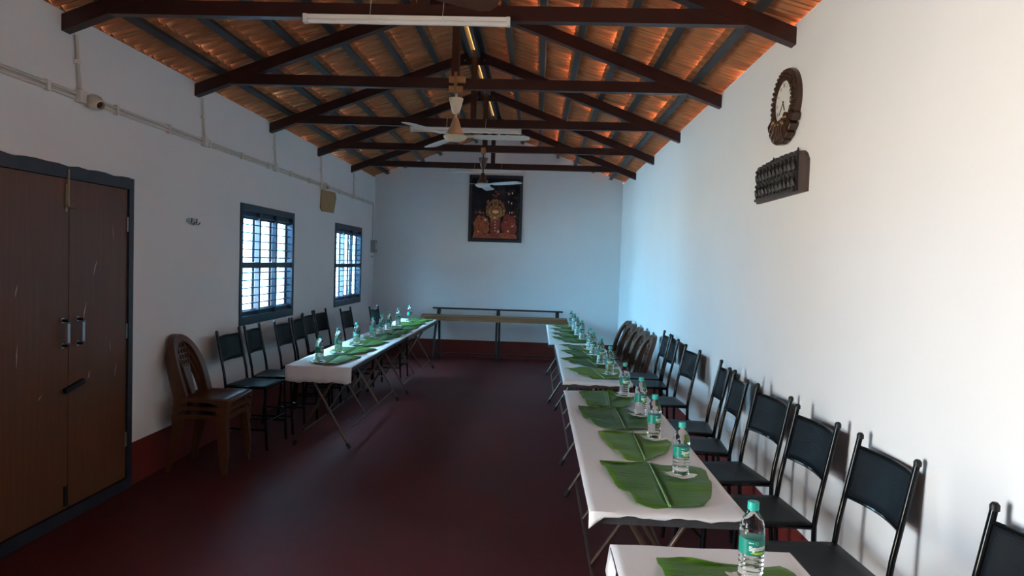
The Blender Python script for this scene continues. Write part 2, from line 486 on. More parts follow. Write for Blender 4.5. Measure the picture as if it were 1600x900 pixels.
# ------------------------------------------------------------------ windows
def make_window(name, Wd, opened, label=''):
    ya, yb, za, zb = Wd
    wy, wz = yb - ya, zb - za
    root = struct(thing(name, (XL, ya, za)), label)
    fr = 0.055; xin, xout = 0.012, -0.055
    b = MB()
    b.box((xout, 0, 0), (xin, fr, wz)); b.box((xout, wy - fr, 0), (xin, wy, wz))
    b.box((xout, fr, 0), (xin, wy - fr, fr * 1.5)); b.box((xout, fr, wz - fr * 1.2), (xin, wy - fr, wz))
    bevel(b.build('window_frame', 'win_paint', root))
    MB().box((-0.055, fr, wz - fr * 1.2 - 0.075), (-0.04, wy - fr, wz - fr * 1.2)).build('head_dark_strip', 'win_paint', root)  # added dark strip imitating the shade of eaves and shutter rails at the head
    MB().box((-0.055, fr, fr * 1.5), (-0.04, wy - fr, fr * 1.5 + 0.06)).build('foot_dark_strip', 'win_paint', root)  # added dark strip imitating the dark zone along the window foot
    cw = (wy - 2 * fr) / 3
    ms = 0.04
    for k in (1, 2):
        yk = fr + cw * k
        MB().box((-0.05, yk - ms / 2, fr * 1.5), (-0.005, yk + ms / 2, wz - fr * 1.2)).build('mullion', 'win_paint', root)
    zm = wz * 0.495
    MB().box((-0.05, fr, zm - 0.028), (-0.01, wy - fr, zm + 0.028)).build('transom', 'win_paint', root)
    for half, (z0, z1) in enumerate(((fr * 1.5, zm - 0.028), (zm + 0.028, wz - fr * 1.2))):
        for q in range(6):
            z = z0 + (z1 - z0) * (q + 0.6) / 6.2
            MB().tube([(-0.02, fr - 0.002, z), (-0.02, wy - fr + 0.002, z)], 0.0065, 6).build('bar', 'bar_metal', root)
        for k in range(3):
            yh = fr + cw * (k + 1) - (ms / 2 if k < 2 else 0) - 0.004
            L = cw - 0.055
            phi = R(opened - 2 * k)
            dirv = Vector((-math.sin(phi), -math.cos(phi), 0))
            nrm = Vector((-dirv.y, dirv.x, 0))
            h = z1 - z0
            def P2(a, t, z): return Vector((-0.065, yh, 0)) + dirv * a + nrm * t + Vector((0, 0, z))
            fb = MB()
            st = 0.052
            for a0, a1, c0, c1 in ((0, st * 0.6, z0, z1), (L - st * 2.4, L, z0, z1), (st * 0.6, L - st * 2.4, z0, z0 + 0.06), (st * 0.6, L - st * 2.4, z1 - 0.06, z1)):
                vs = [P2(a, t, z) for z in (c0, c1) for a, t in ((a0, -0.014), (a1, -0.014), (a1, 0.014), (a0, 0.014))]
                fb.add(vs, [(3, 2, 1, 0), (4, 5, 6, 7), (0, 1, 5, 4), (1, 2, 6, 5), (2, 3, 7, 6), (3, 0, 4, 7)])
            sh = fb.build('shutter', 'win_paint', root)
            pb = MB()
            vs = [P2(a, t, z) for z in (z0 + 0.06, z1 - 0.06) for a, t in ((st * 0.6, -0.004), (L - st * 2.4, -0.004), (L - st * 2.4, 0.004), (st * 0.6, 0.004))]
            pb.add(vs, [(3, 2, 1, 0), (4, 5, 6, 7), (0, 1, 5, 4), (1, 2, 6, 5), (2, 3, 7, 6), (3, 0, 4, 7)])
            pb.build('pane', 'frosted', sh)
            if k == 0:
                hk = MB().tube([P2(L * 0.45, 0.02, (z0 + z1) / 2 + dz) + Vector((0.0, dy, 0)) for dz, dy in ((0.05, 0), (0.06, -0.03), (0.0, -0.05), (-0.05, -0.03), (-0.06, 0.0))], 0.006, 6)
                hk.build('stay_hook', 'bar_metal', sh)
    return root
make_window('window_1', W1, 131, label='barred triple window with open shutters beside the first chairs')
make_window('window_2', W2, 143, label='barred triple window with open shutters near the back corner')

# ------------------------------------------------------------------ doors
def make_door():
    ya, yb, za, zb = D1
    root = struct(thing('door_1', (XL, 0, 0)), 'brown double-leaf door with a black frame')
    fr = 0.05
    b = MB()
    b.box((-0.12, ya - 0.0, 0), (0.02, ya + fr, zb)); b.box((-0.12, yb - fr, 0), (0.02, yb, zb))
    # uneven painted head
    n = 14
    pts = []
    for i in range(n + 1):
        y = ya + fr + (yb - ya - 2 * fr) * i / n
        pts.append((y, zb + random.uniform(-0.008, 0.005)))
    poly = [(ya + fr, zb - 0.075), (yb - fr, zb - 0.075)] + pts[::-1]
    b.prism(poly, lambda y, z: (-0.12, y, z), lambda y, z: (0.02, y, z))
    b.box((-0.12, ya + fr, 0.0), (0.02, yb - fr, 0.075))
    b.box((-0.07, ya + fr, 0.075), (-0.031, yb - fr, 0.115)); b.box((-0.07, ya + fr, zb - 0.115), (-0.031, yb - fr, zb - 0.075))
    b.box((-0.07, ya + fr, 0.115), (-0.031, ya + fr + 0.03, zb - 0.115)); b.box((-0.07, yb - fr - 0.03, 0.115), (-0.031, yb - fr, zb - 0.115))
    b.box((-0.07, 3.86, 0.115), (-0.031, 3.91, zb - 0.115))
    b.build('door_frame', 'dark_paint', root)
    ymid = 3.885
    for k, (a, c) in enumerate(((ya + fr + 0.003, ymid - 0.003), (ymid + 0.003, yb - fr - 0.003))):
        lf = bevel(MB().box((-0.03, a, 0.08), (0.008, c, zb - 0.078)).build('door_leaf', 'door_wood', root), 0.002, 1)
        yh = ymid - 0.055 if k == 0 else ymid + 0.075
        hb = MB()
        hb.bar((0.045, yh, 1.085), (0.045, yh, 1.215), 0.022, 0.012, (1, 0, 0))
        hd = hb.build('handle', 'steel', lf)
        for z in (1.075, 1.225):
            MB().tube([(0.008, yh, z), (0.04, yh, z), (0.046, yh, z + (0.02 if z < 1.1 else -0.02))], 0.009, 8).build('handle_post', 'black_iron', lf)
            MB().lathe([(0.016, 0), (0.016, 0.006)], 12, (0.008, yh, z), 'x').build('handle_rose', 'steel', lf)
        for z in (0.35, 1.1, 1.83):
            yy = a - 0.002 if k == 0 else c + 0.002
            MB().box((0.006, yy - 0.012, z - 0.05), (0.014, yy + 0.012, z + 0.05)).build('hinge', 'steel', lf)
        if k == 0:
            bt = MB().box((0.008, ymid - 0.038, 1.87), (0.011, ymid - 0.016, 2.035))
            plate = bt.build('bolt_plate', 'brass', lf)
            r = MB().tube([(0.022, ymid - 0.026, 2.12), (0.022, ymid - 0.026, 1.91), (0.022, ymid - 0.022, 1.90), (0.03, ymid + 0.035, 1.895)], 0.006, 8)
            r.build('tower_bolt', 'brass', lf)
            MB().box((0.008, ymid - 0.036, 0.10), (0.016, ymid - 0.006, 0.22)).build('bottom_bolt', 'black_iron', lf)
        else:
            al = MB().bar((0.02, ymid - 0.045, 0.80), (0.02, ymid + 0.12, 0.835), 0.03, 0.022, (1, 0, 0))
            al.build('sliding_latch', 'black_iron', lf)
        # scratches in the finish
        rr = random.Random(3 + k)
        for q in range(7 if k else 3):
            y0 = rr.uniform(a + 0.1, c - 0.08); z0 = rr.uniform(0.7, 1.95); ln = rr.uniform(0.03, 0.13); sl = rr.uniform(-0.03, 0.04)
            s = MB().prism([(y0, z0), (y0 + sl + 0.004, z0 + ln), (y0 + sl * 0.4 - 0.003, z0 + ln * 0.5)], lambda y, z: (0.0078, y, z), lambda y, z: (0.0086, y, z))
            s.build('scratch', 'pale_scratch', lf)
make_door()
# open doorway beside the camera (outside the picture), its leaves folded back outdoors
root = struct(thing('door_2', (XL, 0, 0)), 'open doorway in the left wall beside the camera')
b = MB(); ya, yb, za, zb = D2
b.box((-0.14, ya, 0), (0.02, ya + 0.05, zb)); b.box((-0.14, yb - 0.05, 0), (0.02, yb, zb)); b.box((-0.14, ya + 0.05, zb - 0.07), (0.02, yb - 0.05, zb))
b.build('door_frame', 'dark_paint', root)
for y, s in ((ya, -1), (yb, 1)):
    MB().box((-WT - 0.05, min(y, y + s * 0.62), 0.03), (-WT - 0.01, max(y, y + s * 0.62), zb - 0.05)).build('door_leaf', 'door_wood', root)

# ================================================================== TABLES
TZ = 0.728                                  # top of the board
def make_table(L, Wd):
    """origin at the centre of the footprint; x across, y along"""
    root = link('folding_table', None)
    hx, hy = Wd / 2, L / 2
    MB().box((-hx + 0.004, -hy + 0.004, TZ - 0.018), (hx - 0.004, hy - 0.004, TZ)).build('table_top', 'ply', root)
    b = MB()
    t, hgt = 0.012, 0.042
    b.box((-hx, -hy, TZ - hgt), (-hx + t, hy, TZ - 0.001)); b.box((hx - t, -hy, TZ - hgt), (hx, hy, TZ - 0.001))
    b.box((-hx + t, -hy, TZ - hgt), (hx - t, -hy + t, TZ - 0.001)); b.box((-hx + t, hy - t, TZ - hgt), (hx - t, hy, TZ - 0.001))
    b.build('edge_frame', 'table_steel', root)
    r = 0.0125
    fx = hx - 0.02
    for ye in (-hy + 0.17, hy - 0.20):
        for s, dy in ((1, -0.02), (-1, 0.02)):
            top = Vector((-s * (hx - 0.13), ye + dy, TZ - 0.03)); foot = Vector((s * fx, ye + dy, 0.012))
            lg = MB().tube([top, foot], r, 10).build('leg', 'table_leg', root, True)
            d = (foot - top).normalized()
            MB().tube([foot - d * 0.045, foot + d * 0.004], r * 1.35, 10).build('foot_cap', 'rubber', lg)
    for s in (-1, 1):
        zr = 0.12
        # rails join the slanting legs at this height
        k = (zr - 0.012) / (TZ - 0.042)
        xr = s * (fx + (-(hx - 0.13) - fx) * k)
        dy = -0.02 if s > 0 else 0.02
        MB().tube([(xr, -hy + 0.17 + dy, zr), (xr, hy - 0.20 + dy, zr)], 0.008, 8).build('side_rail', 'table_leg', root, True)
    for yc, dd in ((-0.28, 0.02), (0.28, -0.02)):
        for s in (-1, 1):
            k = (0.12 - 0.012) / (TZ - 0.042)
            xr = s * (fx + (-(hx - 0.13) - fx) * k)
            MB().tube([(-s * (hx - 0.10), yc + dd * s, TZ - 0.03), (xr, yc + dd * s, 0.12)], 0.010, 8).build('brace', 'table_leg', root, True)
    for ye in (-hy + 0.17, hy - 0.20, -0.28, 0.28):
        for s in (-1, 1): MB().box((s * (hx - 0.12) - 0.02, ye - 0.04, TZ - 0.042), (s * (hx - 0.12) + 0.02, ye + 0.04, TZ - 0.018)).build('hinge_bracket', 'table_steel', root)
    return root
# (x0, x1, y0, y1, label)
TABLES = [(0.275, 0.865, -0.20, 2.175, 'paper-covered folding table at the bottom edge, nearest the camera'),
          (0.235, 0.810, 2.465, 4.860, 'folding table of the right row in front of the nearest chairs, its end frame bare'),
          (0.225, 0.780, 5.215, 7.615, 'folding table of the right row beside the brown plastic chairs'),
          (0.160, 0.715, 7.640, 10.00, 'farthest folding table of the right row, near the bench'),
          (-2.085, -1.545, 5.480, 7.850, 'folding table of the left row with paper hanging over its near end'),
          (-2.060, -1.505, 7.870, 10.26, 'far folding table of the left row beside the second window')]
tproto = make_table(2.39, 0.565)
for i, (x0, x1, y0, y1, lab) in enumerate(TABLES):
    t = tproto if i == 0 else copy_tree(tproto)
    t.location = ((x0 + x1) / 2, (y0 + y1) / 2, 0)
    t.scale = ((x1 - x0) / 0.565, (y1 - y0) / 2.39, 1)
    tag(t, lab, 'table', 'folding dining tables')

# ------------------------------------------------------------------ paper covers
def paper(name, x0, x1, y0, y1, label, near=0.03, far=0.02, left=0.0, right=0.0, seed=0, wob=0.006, corner=0.0):
    rr = random.Random(seed)
    nx, ny = 22, 60
    b = MB()
    pts = []
    ph = [rr.uniform(0, 6.28) for _ in range(6)]
    hang_n = [near + wob * (math.sin(i * 0.9 + ph[0]) + 0.6 * math.sin(i * 2.1 + ph[1])) for i in range(nx)]
    if corner:
        hang_n[0] += corner; hang_n[1] += corner * 0.35
    z = TZ + 0.0025
    for j in range(ny + 4):
        for i in range(nx):
            u = i / (nx - 1); x = x0 + (x1 - x0) * u
            if j < 3:
                t = 1 - j / 3
                h = hang_n[i]
                y = y0 - 0.008 - 0.012 * math.sin(i * 1.1 + ph[2]) * t * min(1, h * 6); zz = z - h * t - 0.001
            elif j >= ny + 2:
                t = (j - ny - 1) / 2
                y = y1 + 0.006; zz = z - far * t
            else:
                y = y0 + (y1 - y0) * (j - 3) / (ny - 2)
                zz = z + 0.0018 * math.sin(x * 23 + ph[3] + y * 3) * math.sin(y * 9 + ph[4]) + 0.0012
                if i == 0 and left: zz -= 0.0
            pts.append((x, y, zz))
    b.grid(pts, nx, ny + 4)
    if left:
        n2 = ny - 1
        e = [pts[(3 + j) * nx] for j in range(n2)]
        pl = list(e)
        for t in (0.5, 1.0):
            for j in range(n2):
                hh = left * (0.8 + 0.3 * math.sin(j * 0.35 + ph[5]))
                pl.append((e[j][0] - 0.008 - 0.01 * t, e[j][1], e[j][2] - hh * t))
        b.grid(pl, n2, 3)
    o = b.build(name, 'paper', None, True)
    m = o.modifiers.new('s', 'SOLIDIFY'); m.thickness = 0.0012; m.offset = 1
    return tag(o, label, 'paper', 'white paper table covers')
T = TABLES
paper('paper_sheet', T[0][0] - 0.004, T[0][1] - 0.01, T[0][2], T[0][3], 'white paper cover on the table at the bottom edge', 0.03, 0.012, left=0.0, seed=1)
paper('paper_sheet', T[1][0] - 0.012, T[1][1] + 0.004, T[1][2] - 0.005, T[1][3] - 0.02, 'wrinkled white paper with torn front edge under the four nearest leaves', 0.011, 0.01, seed=2, wob=0.005, corner=0.05)
paper('paper_sheet', T[2][0] + 0.006, T[2][1], T[2][2] - 0.004, T[2][3], 'white paper on the middle table of the right row', 0.020, 0.008, seed=3, wob=0.004)
paper('paper_sheet', T[3][0] + 0.004, T[3][1], T[3][2], T[3][3], 'white paper on the farthest table of the right row', 0.006, 0.02, seed=4, wob=0.002)
paper('paper_sheet', T[4][0] + 0.005, T[5][1] - 0.012, T[4][2] - 0.005, T[5][3], 'long white paper on the left tables, hanging down at the near end', 0.13, 0.03, seed=5, wob=0.006)
# folded paper tab hanging at the corner of the nearest table
b = MB()
tp = [P(x, y, 1, 2.12) for x, y in ((957, 852), (967, 882), (953, 884))]
b.grid([(0.268, 2.16, 0.732), (0.268, 1.98, 0.732), (0.262, 2.15, 0.70), (0.262, 1.97, 0.69), (0.256, 2.15, 0.655), (0.254, 1.96, 0.66)], 2, 3)
o = b.build('paper_flap', 'paper', None, True); o.modifiers.new('s', 'SOLIDIFY').thickness = 0.001
tag(o, 'torn white paper flap hanging at the corner of the nearest table', 'paper')

# ------------------------------------------------------------------ banana leaves
LZ = TZ + 0.0085
def leaf_obj(outline, rib, label, m='leaf', lift=0.0, seed=0, fold=0.0):
    """outline / rib are world (x, y) points on the table top"""
    rr = random.Random(seed)
    cx = sum(p[0] for p in outline) / len(outline); cy = sum(p[1] for p in outline) / len(outline)
    root = thing('banana_leaf', (cx, cy, LZ), 0, label, 'leaf', 'banana leaves laid as plates')
    r0, r1 = Vector(rib[0]), Vector(rib[1])
    # resample the outline, then build rings from the rib line out to the edge
    N = 48
    per = [0.0]
    n = len(outline)
    for i in range(n): per.append(per[-1] + (Vector(outline[(i + 1) % n]) - Vector(outline[i])).length)
    edge = []
    for k in range(N):
        s = per[-1] * k / N
        i = max(j for j in range(n) if per[j] <= s + 1e-9)
        t = (s - per[i]) / max(per[i + 1] - per[i], 1e-9)
        edge.append(Vector(outline[i]).lerp(Vector(outline[(i + 1) % n]), t))
    pts = []; rings = 6
    p1, p2 = rr.uniform(0, 6), rr.uniform(0, 6)
    dr = (r1 - r0)
    for k in range(N):
        e = edge[k]
        t = max(0.03, min(0.97, (e - r0).dot(dr) / dr.length_squared))
        c = r0 + dr * t
        for q in range(rings + 1):
            f = q / rings
            p = c.lerp(e, f)
            z = 0.002 + fold * f * (1 - f) * 4 * 0.5 + lift * (0.006 * math.sin(p.y * 34 + p1) * f + 0.006 * f * f * (1 + math.sin(k * 0.8 + p2)))
            pts.append((p.x - cx, p.y - cy, z))
    fs = []
    st = rings + 1
    for k in range(N):
        k2 = (k + 1) % N
        for q in range(rings): fs.append((k * st + q, k * st + q + 1, k2 * st + q + 1, k2 * st + q))
    b = MB(); b.add(pts, fs)
    bl = b.build('leaf_blade', m, root, True)
    s = bl.modifiers.new('s', 'SOLIDIFY'); s.thickness = 0.0008; s.offset = 1
    mid = [(r0 + dr * (i / 6)) for i in range(7)]
    MB().tube([(p.x - cx, p.y - cy, 0.0045 + 0.001 * math.sin(i)) for i, p in enumerate(mid)], 0.004, 6, rads=[0.0055 - 0.0004 * i for i in range(7)]).build('midrib', 'midrib', root, True)
    return root
def crop_pts(pts, ox, oy, s): return [(lambda v: (v.x, v.y))(P(ox + x * s, oy + y * s, 2, LZ)) for x, y in pts]
A = (860, 560, 0.3)
leaf_obj(crop_pts([(255, 530), (345, 548), (430, 547), (510, 540), (600, 556), (720, 568), (805, 590), (835, 640), (842, 690), (835, 740), (800, 778), (700, 781), (620, 776), (545, 780), (440, 757), (400, 700), (340, 665), (300, 600)], *A),
         crop_pts([(622, 776), (510, 540)], *A), 'largest green banana leaf at the front of the second table', 'leaf', 1, 1)
leaf_obj(crop_pts([(248, 375), (330, 385), (430, 385), (500, 395), (575, 420), (630, 432), (632, 465), (610, 490), (540, 530), (480, 538), (400, 530), (360, 505), (320, 470), (270, 425)], *A),
         crop_pts([(495, 535), (428, 385)], *A), 'bright green banana leaf second from the front on the second table', 'leaf_light', 1, 2)
leaf_obj(crop_pts([(143, 255), (220, 268), (330, 255), (395, 262), (440, 290), (520, 310), (522, 372), (400, 382), (300, 372), (230, 345), (190, 320), (155, 285)], *A),
         crop_pts([(395, 378), (335, 258)], *A), 'deep green banana leaf third from the front on the second table', 'leaf_dark', 1, 3)
leaf_obj(crop_pts([(148, 178), (200, 178), (290, 172), (340, 185), (435, 200), (435, 235), (410, 258), (320, 262), (210, 255), (180, 225)], *A),
         crop_pts([(310, 255), (297, 175)], *A), 'small green banana leaf at the far end of the second table', 'leaf', 1, 4)
leaf_obj([(0.405, 2.085), (0.50, 2.088), (0.575, 2.045), (0.655, 2.06), (0.72, 2.02), (0.775, 2.055), (0.80, 1.95), (0.80, 1.70), (0.74, 1.53), (0.55, 1.50), (0.43, 1.56), (0.40, 1.8)],
         [(0.62, 1.52), (0.655, 2.05)], 'banana leaf cut off by the bottom edge of the picture', 'leaf', 1, 5)
def generic_leaf(cx, cy, w, l, flip, label, m, seed, skew=0.0, fold=0.0):
    rr = random.Random(seed)
    # ragged outer tip towards the aisle (-x before flipping)
    shp = [(-0.55, 0.42), (-0.3, 0.47), (0.0, 0.5), (0.25, 0.44), (0.46, 0.38), (0.5, 0.05), (0.47, -0.30), (0.3, -0.46), (0.03, -0.5), (-0.2, -0.47), (-0.33, -0.25), (-0.38, -0.05), (-0.46, 0.2)]
    out = []
    for u, v in shp:
        u += rr.uniform(-0.025, 0.025); v += rr.uniform(-0.02, 0.02)
        out.append((cx + flip * (u * w + skew * v * l), cy + v * l))
    if flip < 0: out = out[::-1]
    rib = [(cx + flip * (0.04 * w - skew * 0.5 * l), cy - 0.49 * l), (cx + flip * (0.0 + skew * 0.5 * l), cy + 0.49 * l)]
    return leaf_obj(out, rib, label, m, 1, seed, fold)
order = ['nearest', 'second', 'third', 'farthest']
for i, (y, m) in enumerate(((5.63, 'leaf_light'), (6.22, 'leaf_dark'), (6.78, 'leaf_dark'), (7.30, 'leaf_dark'))):
    generic_leaf(0.535, y, 0.46, 0.56, 1, f'{order[i]} of the four banana leaves on the middle table of the right row', m, 20 + i, -0.08)
for i, y in enumerate((8.03, 8.60, 9.17, 9.74)):
    generic_leaf(0.455, y, 0.42, 0.54, 1, f'{order[i]} of the four banana leaves on the farthest right table', 'leaf_dark', 30 + i, -0.08)
for i, y in enumerate((5.80, 6.40, 7.02, 7.58)):
    generic_leaf(-1.775, y, 0.40, 0.50, -1, f'{order[i]} of the four banana leaves on the near left table', 'leaf_dark', 40 + i, 0.10, 0.02)
for i, y in enumerate((8.18, 8.72, 9.30, 9.90)):
    generic_leaf(-1.735, y, 0.40, 0.48, -1, f'{order[i]} of the four banana leaves on the far left table', 'leaf_dark', 50 + i, 0.10, 0.02)

# ------------------------------------------------------------------ bottles and napkins
def make_bottle():
    root = link('water_bottle', None)
    Rb = 0.0355
    pr = [(0.024, 0.0), (0.032, 0.003), (Rb, 0.012)]
    z = 0.016
    while z < 0.070:                       # ribs below the label
        pr += [(Rb, z), (Rb - 0.0022, z + 0.005), (Rb, z + 0.010)]; z += 0.0125
    pr += [(Rb, 0.0795), (Rb - 0.001, 0.082), (Rb - 0.001, 0.128), (Rb, 0.131), (Rb, 0.145), (Rb - 0.002, 0.150), (Rb - 0.0003, 0.156), (Rb - 0.003, 0.165), (Rb - 0.008, 0.180), (Rb - 0.016, 0.194), (0.0135, 0.203), (0.0130, 0.206)]
    MB().lathe(pr, 28).build('bottle_body', 'pet', root, True)
    cp = [(0.0158, 0.2065), (0.0160, 0.210), (0.0160, 0.226), (0.0148, 0.229), (0.0, 0.2295)]
    MB().lathe(cp, 28).build('bottle_cap', 'cap_teal', root, True)
    lb = MB().lathe([(Rb - 0.0004, 0.0825), (Rb + 0.0002, 0.0830), (Rb + 0.0002, 0.1270), (Rb - 0.0004, 0.1275)], 36)
    lab = lb.build('label_band', 'label_green', root, True)
    # printing wrapped round the label, facing local -y
    pb = MB()
    def wrap(vs, fs, x0, z0, mi):
        pb.mi = mi
        out = []
        for v in vs:
            a = -math.pi / 2 + (v.x + x0) / Rb
            out.append(((Rb + 0.0006) * math.cos(a), (Rb + 0.0006) * math.sin(a), z0 + v.y))
        pb.add(out, fs)
    vs_, fs_ = text_polys('Signature', 0.0175, 0.0007); 
    vs_ = [Vector((v.x * 0.80, v.y * 1.1 + v.x * 0.06, 0)) for v in vs_]
    wrap(vs_, fs_, 0.014, 0.1045, 0)
    # small illegible mark and round emblem above the name
    for x, wd in ((-0.012, 0.0022), (-0.0085, 0.003), (-0.0048, 0.0022), (-0.001, 0.003)):
        wrap([Vector((x - wd / 2, -0.0016, 0)), Vector((x + wd / 2, -0.0016, 0)), Vector((x + wd / 2, 0.0018, 0)), Vector((x - wd / 2, 0.0014, 0))], [(0, 1, 2, 3)], 0, 0.1195, 0)
    rg = [Vector((rr_ * math.cos(k * math.pi / 6), rr_ * math.sin(k * math.pi / 6), 0)) for rr_ in (0.0036, 0.0042) for k in range(12)]
    wrap(rg, [(k, (k + 1) % 12, 12 + (k + 1) % 12, 12 + k) for k in range(12)], 0.009, 0.1195, 0)
    n = 12
    sw = []
    for i in range(n + 1):
        x = -0.008 + 0.046 * i / n
        sw += [Vector((x, 0.0032 * math.sin(math.pi * i / n) + 0.0006, 0)), Vector((x, -0.0032 * math.sin(math.pi * i / n) - 0.0004, 0))]
    wrap(sw, [(2 * i + 1, 2 * i + 3, 2 * i + 2, 2 * i) for i in range(n)], 0.0, 0.0905, 1)
    pb.build('label_print', ['print_white', 'print_lime'], lab)
    return root
bott = make_bottle()
def make_napkin(seed):
    rr = random.Random(seed)
    b = MB()
    n = 9
    h = 0.052
    b.grid([((i / (n - 1) - 0.5) * 2 * h + rr.uniform(-0.003, 0.003), (j / (n - 1) - 0.5) * 2 * h + rr.uniform(-0.003, 0.003),
             0.0008 + (0.008 * (abs(i / (n - 1) - 0.5) * 2) ** 4 * abs(j / (n - 1) - 0.5) * 2 + rr.uniform(0, 0.0006))) for j in range(n) for i in range(n)], n, n)
    return b.mesh('napkin', 'napkin', True)
naps = [make_napkin(i) for i in range(3)]
bspots = []
bspots.append((1172, 905, 'on the table at the bottom edge, its label legible'))
for i, (x, y) in enumerate(((1063, 741), (1021, 684), (1000, 648), (975, 618))):
    bspots.append((x, y, ('nearest the camera', 'second from the front', 'third from the front', 'at the far end')[i] + ' on the second right table'))
for i, (x, y) in enumerate(((952, 584), (938, 568), (926, 554), (921, 545.5))):
    bspots.append((x, y, order[i] + ' of the four on the middle right table'))
for i, (x, y) in enumerate(((908.5, 530), (901.5, 523), (897, 516), (892, 510))):
    bspots.append((x, y, order[i] + ' of the four on the farthest right table'))
for i, (x, y) in enumerate(((499, 565), (528.5, 550), (557, 538), (582, 527.5))):
    bspots.append((x, y, order[i] + ' of the four on the near left table'))
for i, (x, y) in enumerate(((596, 521), (608, 514.5), (622, 508), (640, 501))):
    bspots.append((x, y, order[i] + ' of the four on the far left table'))
BZ0 = LZ + 0.017
for i, (x, y, lab) in enumerate(bspots):
    p = P(x, y, 2, BZ0)
    nb = link('napkin', naps[i % 3])
    nb.location = (p.x, p.y, BZ0 - 0.0025)
    nb.rotation_euler = (0, 0, R(40) + random.uniform(-0.4, 0.4))
    tag(nb, 'white napkin under the bottle ' + lab.split(', its')[0], 'napkin', 'napkins under the bottles')
    o = bott if i == 0 else copy_tree(bott)
    o.location = (p.x, p.y, BZ0)
    face = math.atan2(-p.y, -p.x) + math.pi / 2       # label turned roughly towards the aisle end
    o.rotation_euler = (0, 0, face + (0.15 if i == 0 else random.uniform(-0.6, 0.7)))
    tag(o, 'clear water bottle with teal cap, ' + lab, 'bottle', 'water bottles on the tables')

# ================================================================== CHAIRS
def make_chair():
    """local: faces +x, rear posts near x = 0, width along y"""
    root = link('metal_chair', None)
    hw = 0.187; sz = 0.535; top = 0.985; r = 0.0115
    lean = 0.085
    for s in (-1, 1):
        y = s * hw
        pts = [(-0.035, y, 0.0), (-0.006, y, 0.30), (0.0, y, sz), (-0.012, y, sz + 0.09), (-lean, y, top)]
        bp = MB().tube(pts, r, 10).build('back_post', 'black_tube', root, True)
        MB().lathe([(r * 1.15, -0.012), (r * 1.18, 0.004), (r * 0.7, 0.012), (0.0, 0.014)], 10, (-lean, y, top)).build('post_cap', 'cap_black', bp, True)
        MB().tube([(0.375, y, 0.0), (0.36, y, 0.25), (0.35, y, sz - 0.02)], r, 10).build('leg', 'black_tube', root, True)
        MB().tube([(-0.02, y, 0.17), (0.365, y, 0.17)], 0.008, 8).build('stretcher', 'black_tube', root, True)
    MB().tube([(0.36, -hw, 0.24), (0.36, hw, 0.24)], 0.008, 8).build('stretcher', 'black_tube', root, True)
    b = MB()
    b.tube([(0.0, -hw, sz - 0.008), (0.352, -hw, sz - 0.008), (0.352, hw, sz - 0.008), (0.0, hw, sz - 0.008), (0, -hw, sz - 0.008)], 0.0115, 8)
    b.build('seat_frame', 'black_tube', root, True)
    n = 9
    b = MB()
    pts = []
    for j in range(n):
        for i in range(n):
            u, v = i / (n - 1), j / (n - 1)
            pts.append((0.0 + 0.355 * u, -hw + 2 * hw * v, sz + 0.004 - 0.006 * math.sin(math.pi * u) * math.sin(math.pi * v)))
    b.grid(pts, n, n)
    o = b.build('seat', 'black_seat', root, True); m = o.modifiers.new('s', 'SOLIDIFY'); m.thickness = 0.006
    # curved perforated back panel between the posts
    z0, z1 = sz + 0.20, top - 0.045
    pts = []
    nn = 11
    for j in range(7):
        for i in range(nn):
            u, v = i / (nn - 1), j / 6
            z = z0 + (z1 - z0) * v
            xb = -0.012 + (-lean + 0.012) * (z - sz - 0.09) / (top - sz - 0.09)
            pts.append((xb - 0.030 * math.sin(math.pi * u), -hw + 2 * hw * u, z))
    b = MB().grid(pts, nn, 7)
    o = b.build('backrest', 'black_mesh', root, True); m = o.modifiers.new('s', 'SOLIDIFY'); m.thickness = 0.005; m.offset = 0
    for row in (0, 6):
        MB().tube(pts[row * nn:(row + 1) * nn], 0.0075, 8).build('back_rail', 'black_tube', root, True)
    return root
chair = make_chair()
cnt = 0
def place_chair(x, y, rz, label, dz=0):
    global cnt
    o = chair if cnt == 0 else copy_tree(chair)
    cnt += 1
    o.location = (x, y, 0); o.rotation_euler = (0, 0, rz)
    tag(o, label, 'chair', 'black metal chairs along the walls')
ordr = ['first', 'second', 'third', 'fourth', 'fifth', 'sixth', 'seventh', 'eighth', 'ninth']
def chair_from_posts(far, near, side):
    """far / near = pixels of the two post tops, 0.995 m above the floor; side +1 right wall, -1 left wall"""
    a, b = P(*far, 2, 0.995), P(*near, 2, 0.995)
    m = (a + b) / 2
    lim = 1.362 if side > 0 else 2.765
    if abs(m.x) > lim: m = CAM + (m - CAM) * (lim / abs(m.x))
    d = (a - b)
    lim_a = 0.2 if side > 0 else 0.06
    ang = math.asin(max(-lim_a, min(lim_a, -d.x / d.length)))
    k = -0.085 * side
    return m.x + k * math.cos(ang), m.y + k * math.sin(ang), math.degrees(ang)
RC = [(1.28, 1.775, 3)] + [chair_from_posts(f, n, 1) for f, n in (
    ((1346, 671), (1433, 711)), ((1247, 632), (1309, 660)), ((1186, 600), (1234, 619)), ((1147, 577), (1170, 595)),
    ((1127, 562), (1141, 575)), ((1072, 538), (1094, 547)))] + [(1.25, 6.36, -3), (1.262, 6.80, -2)]
for i, (x, y, a) in enumerate(RC):
    place_chair(x, y, R(180 + a), 'black metal chair cut off by the right edge of the picture' if i == 0 else f'black metal chair along the right wall, {ordr[i]} from the camera')
LC = [chair_from_posts(f, n, -1) for n, f in (
    ((337, 517), (375, 511)), ((381, 510), (405, 503)), ((429, 501), (451, 496.5)), ((457.6, 495), (469, 491.3)),
    ((473, 489), (487.6, 485.5)), ((491, 484.5), (508, 482)), ((530, 481.7), (549, 479.6)), ((576.4, 478.8), (590.5, 476.5)))]
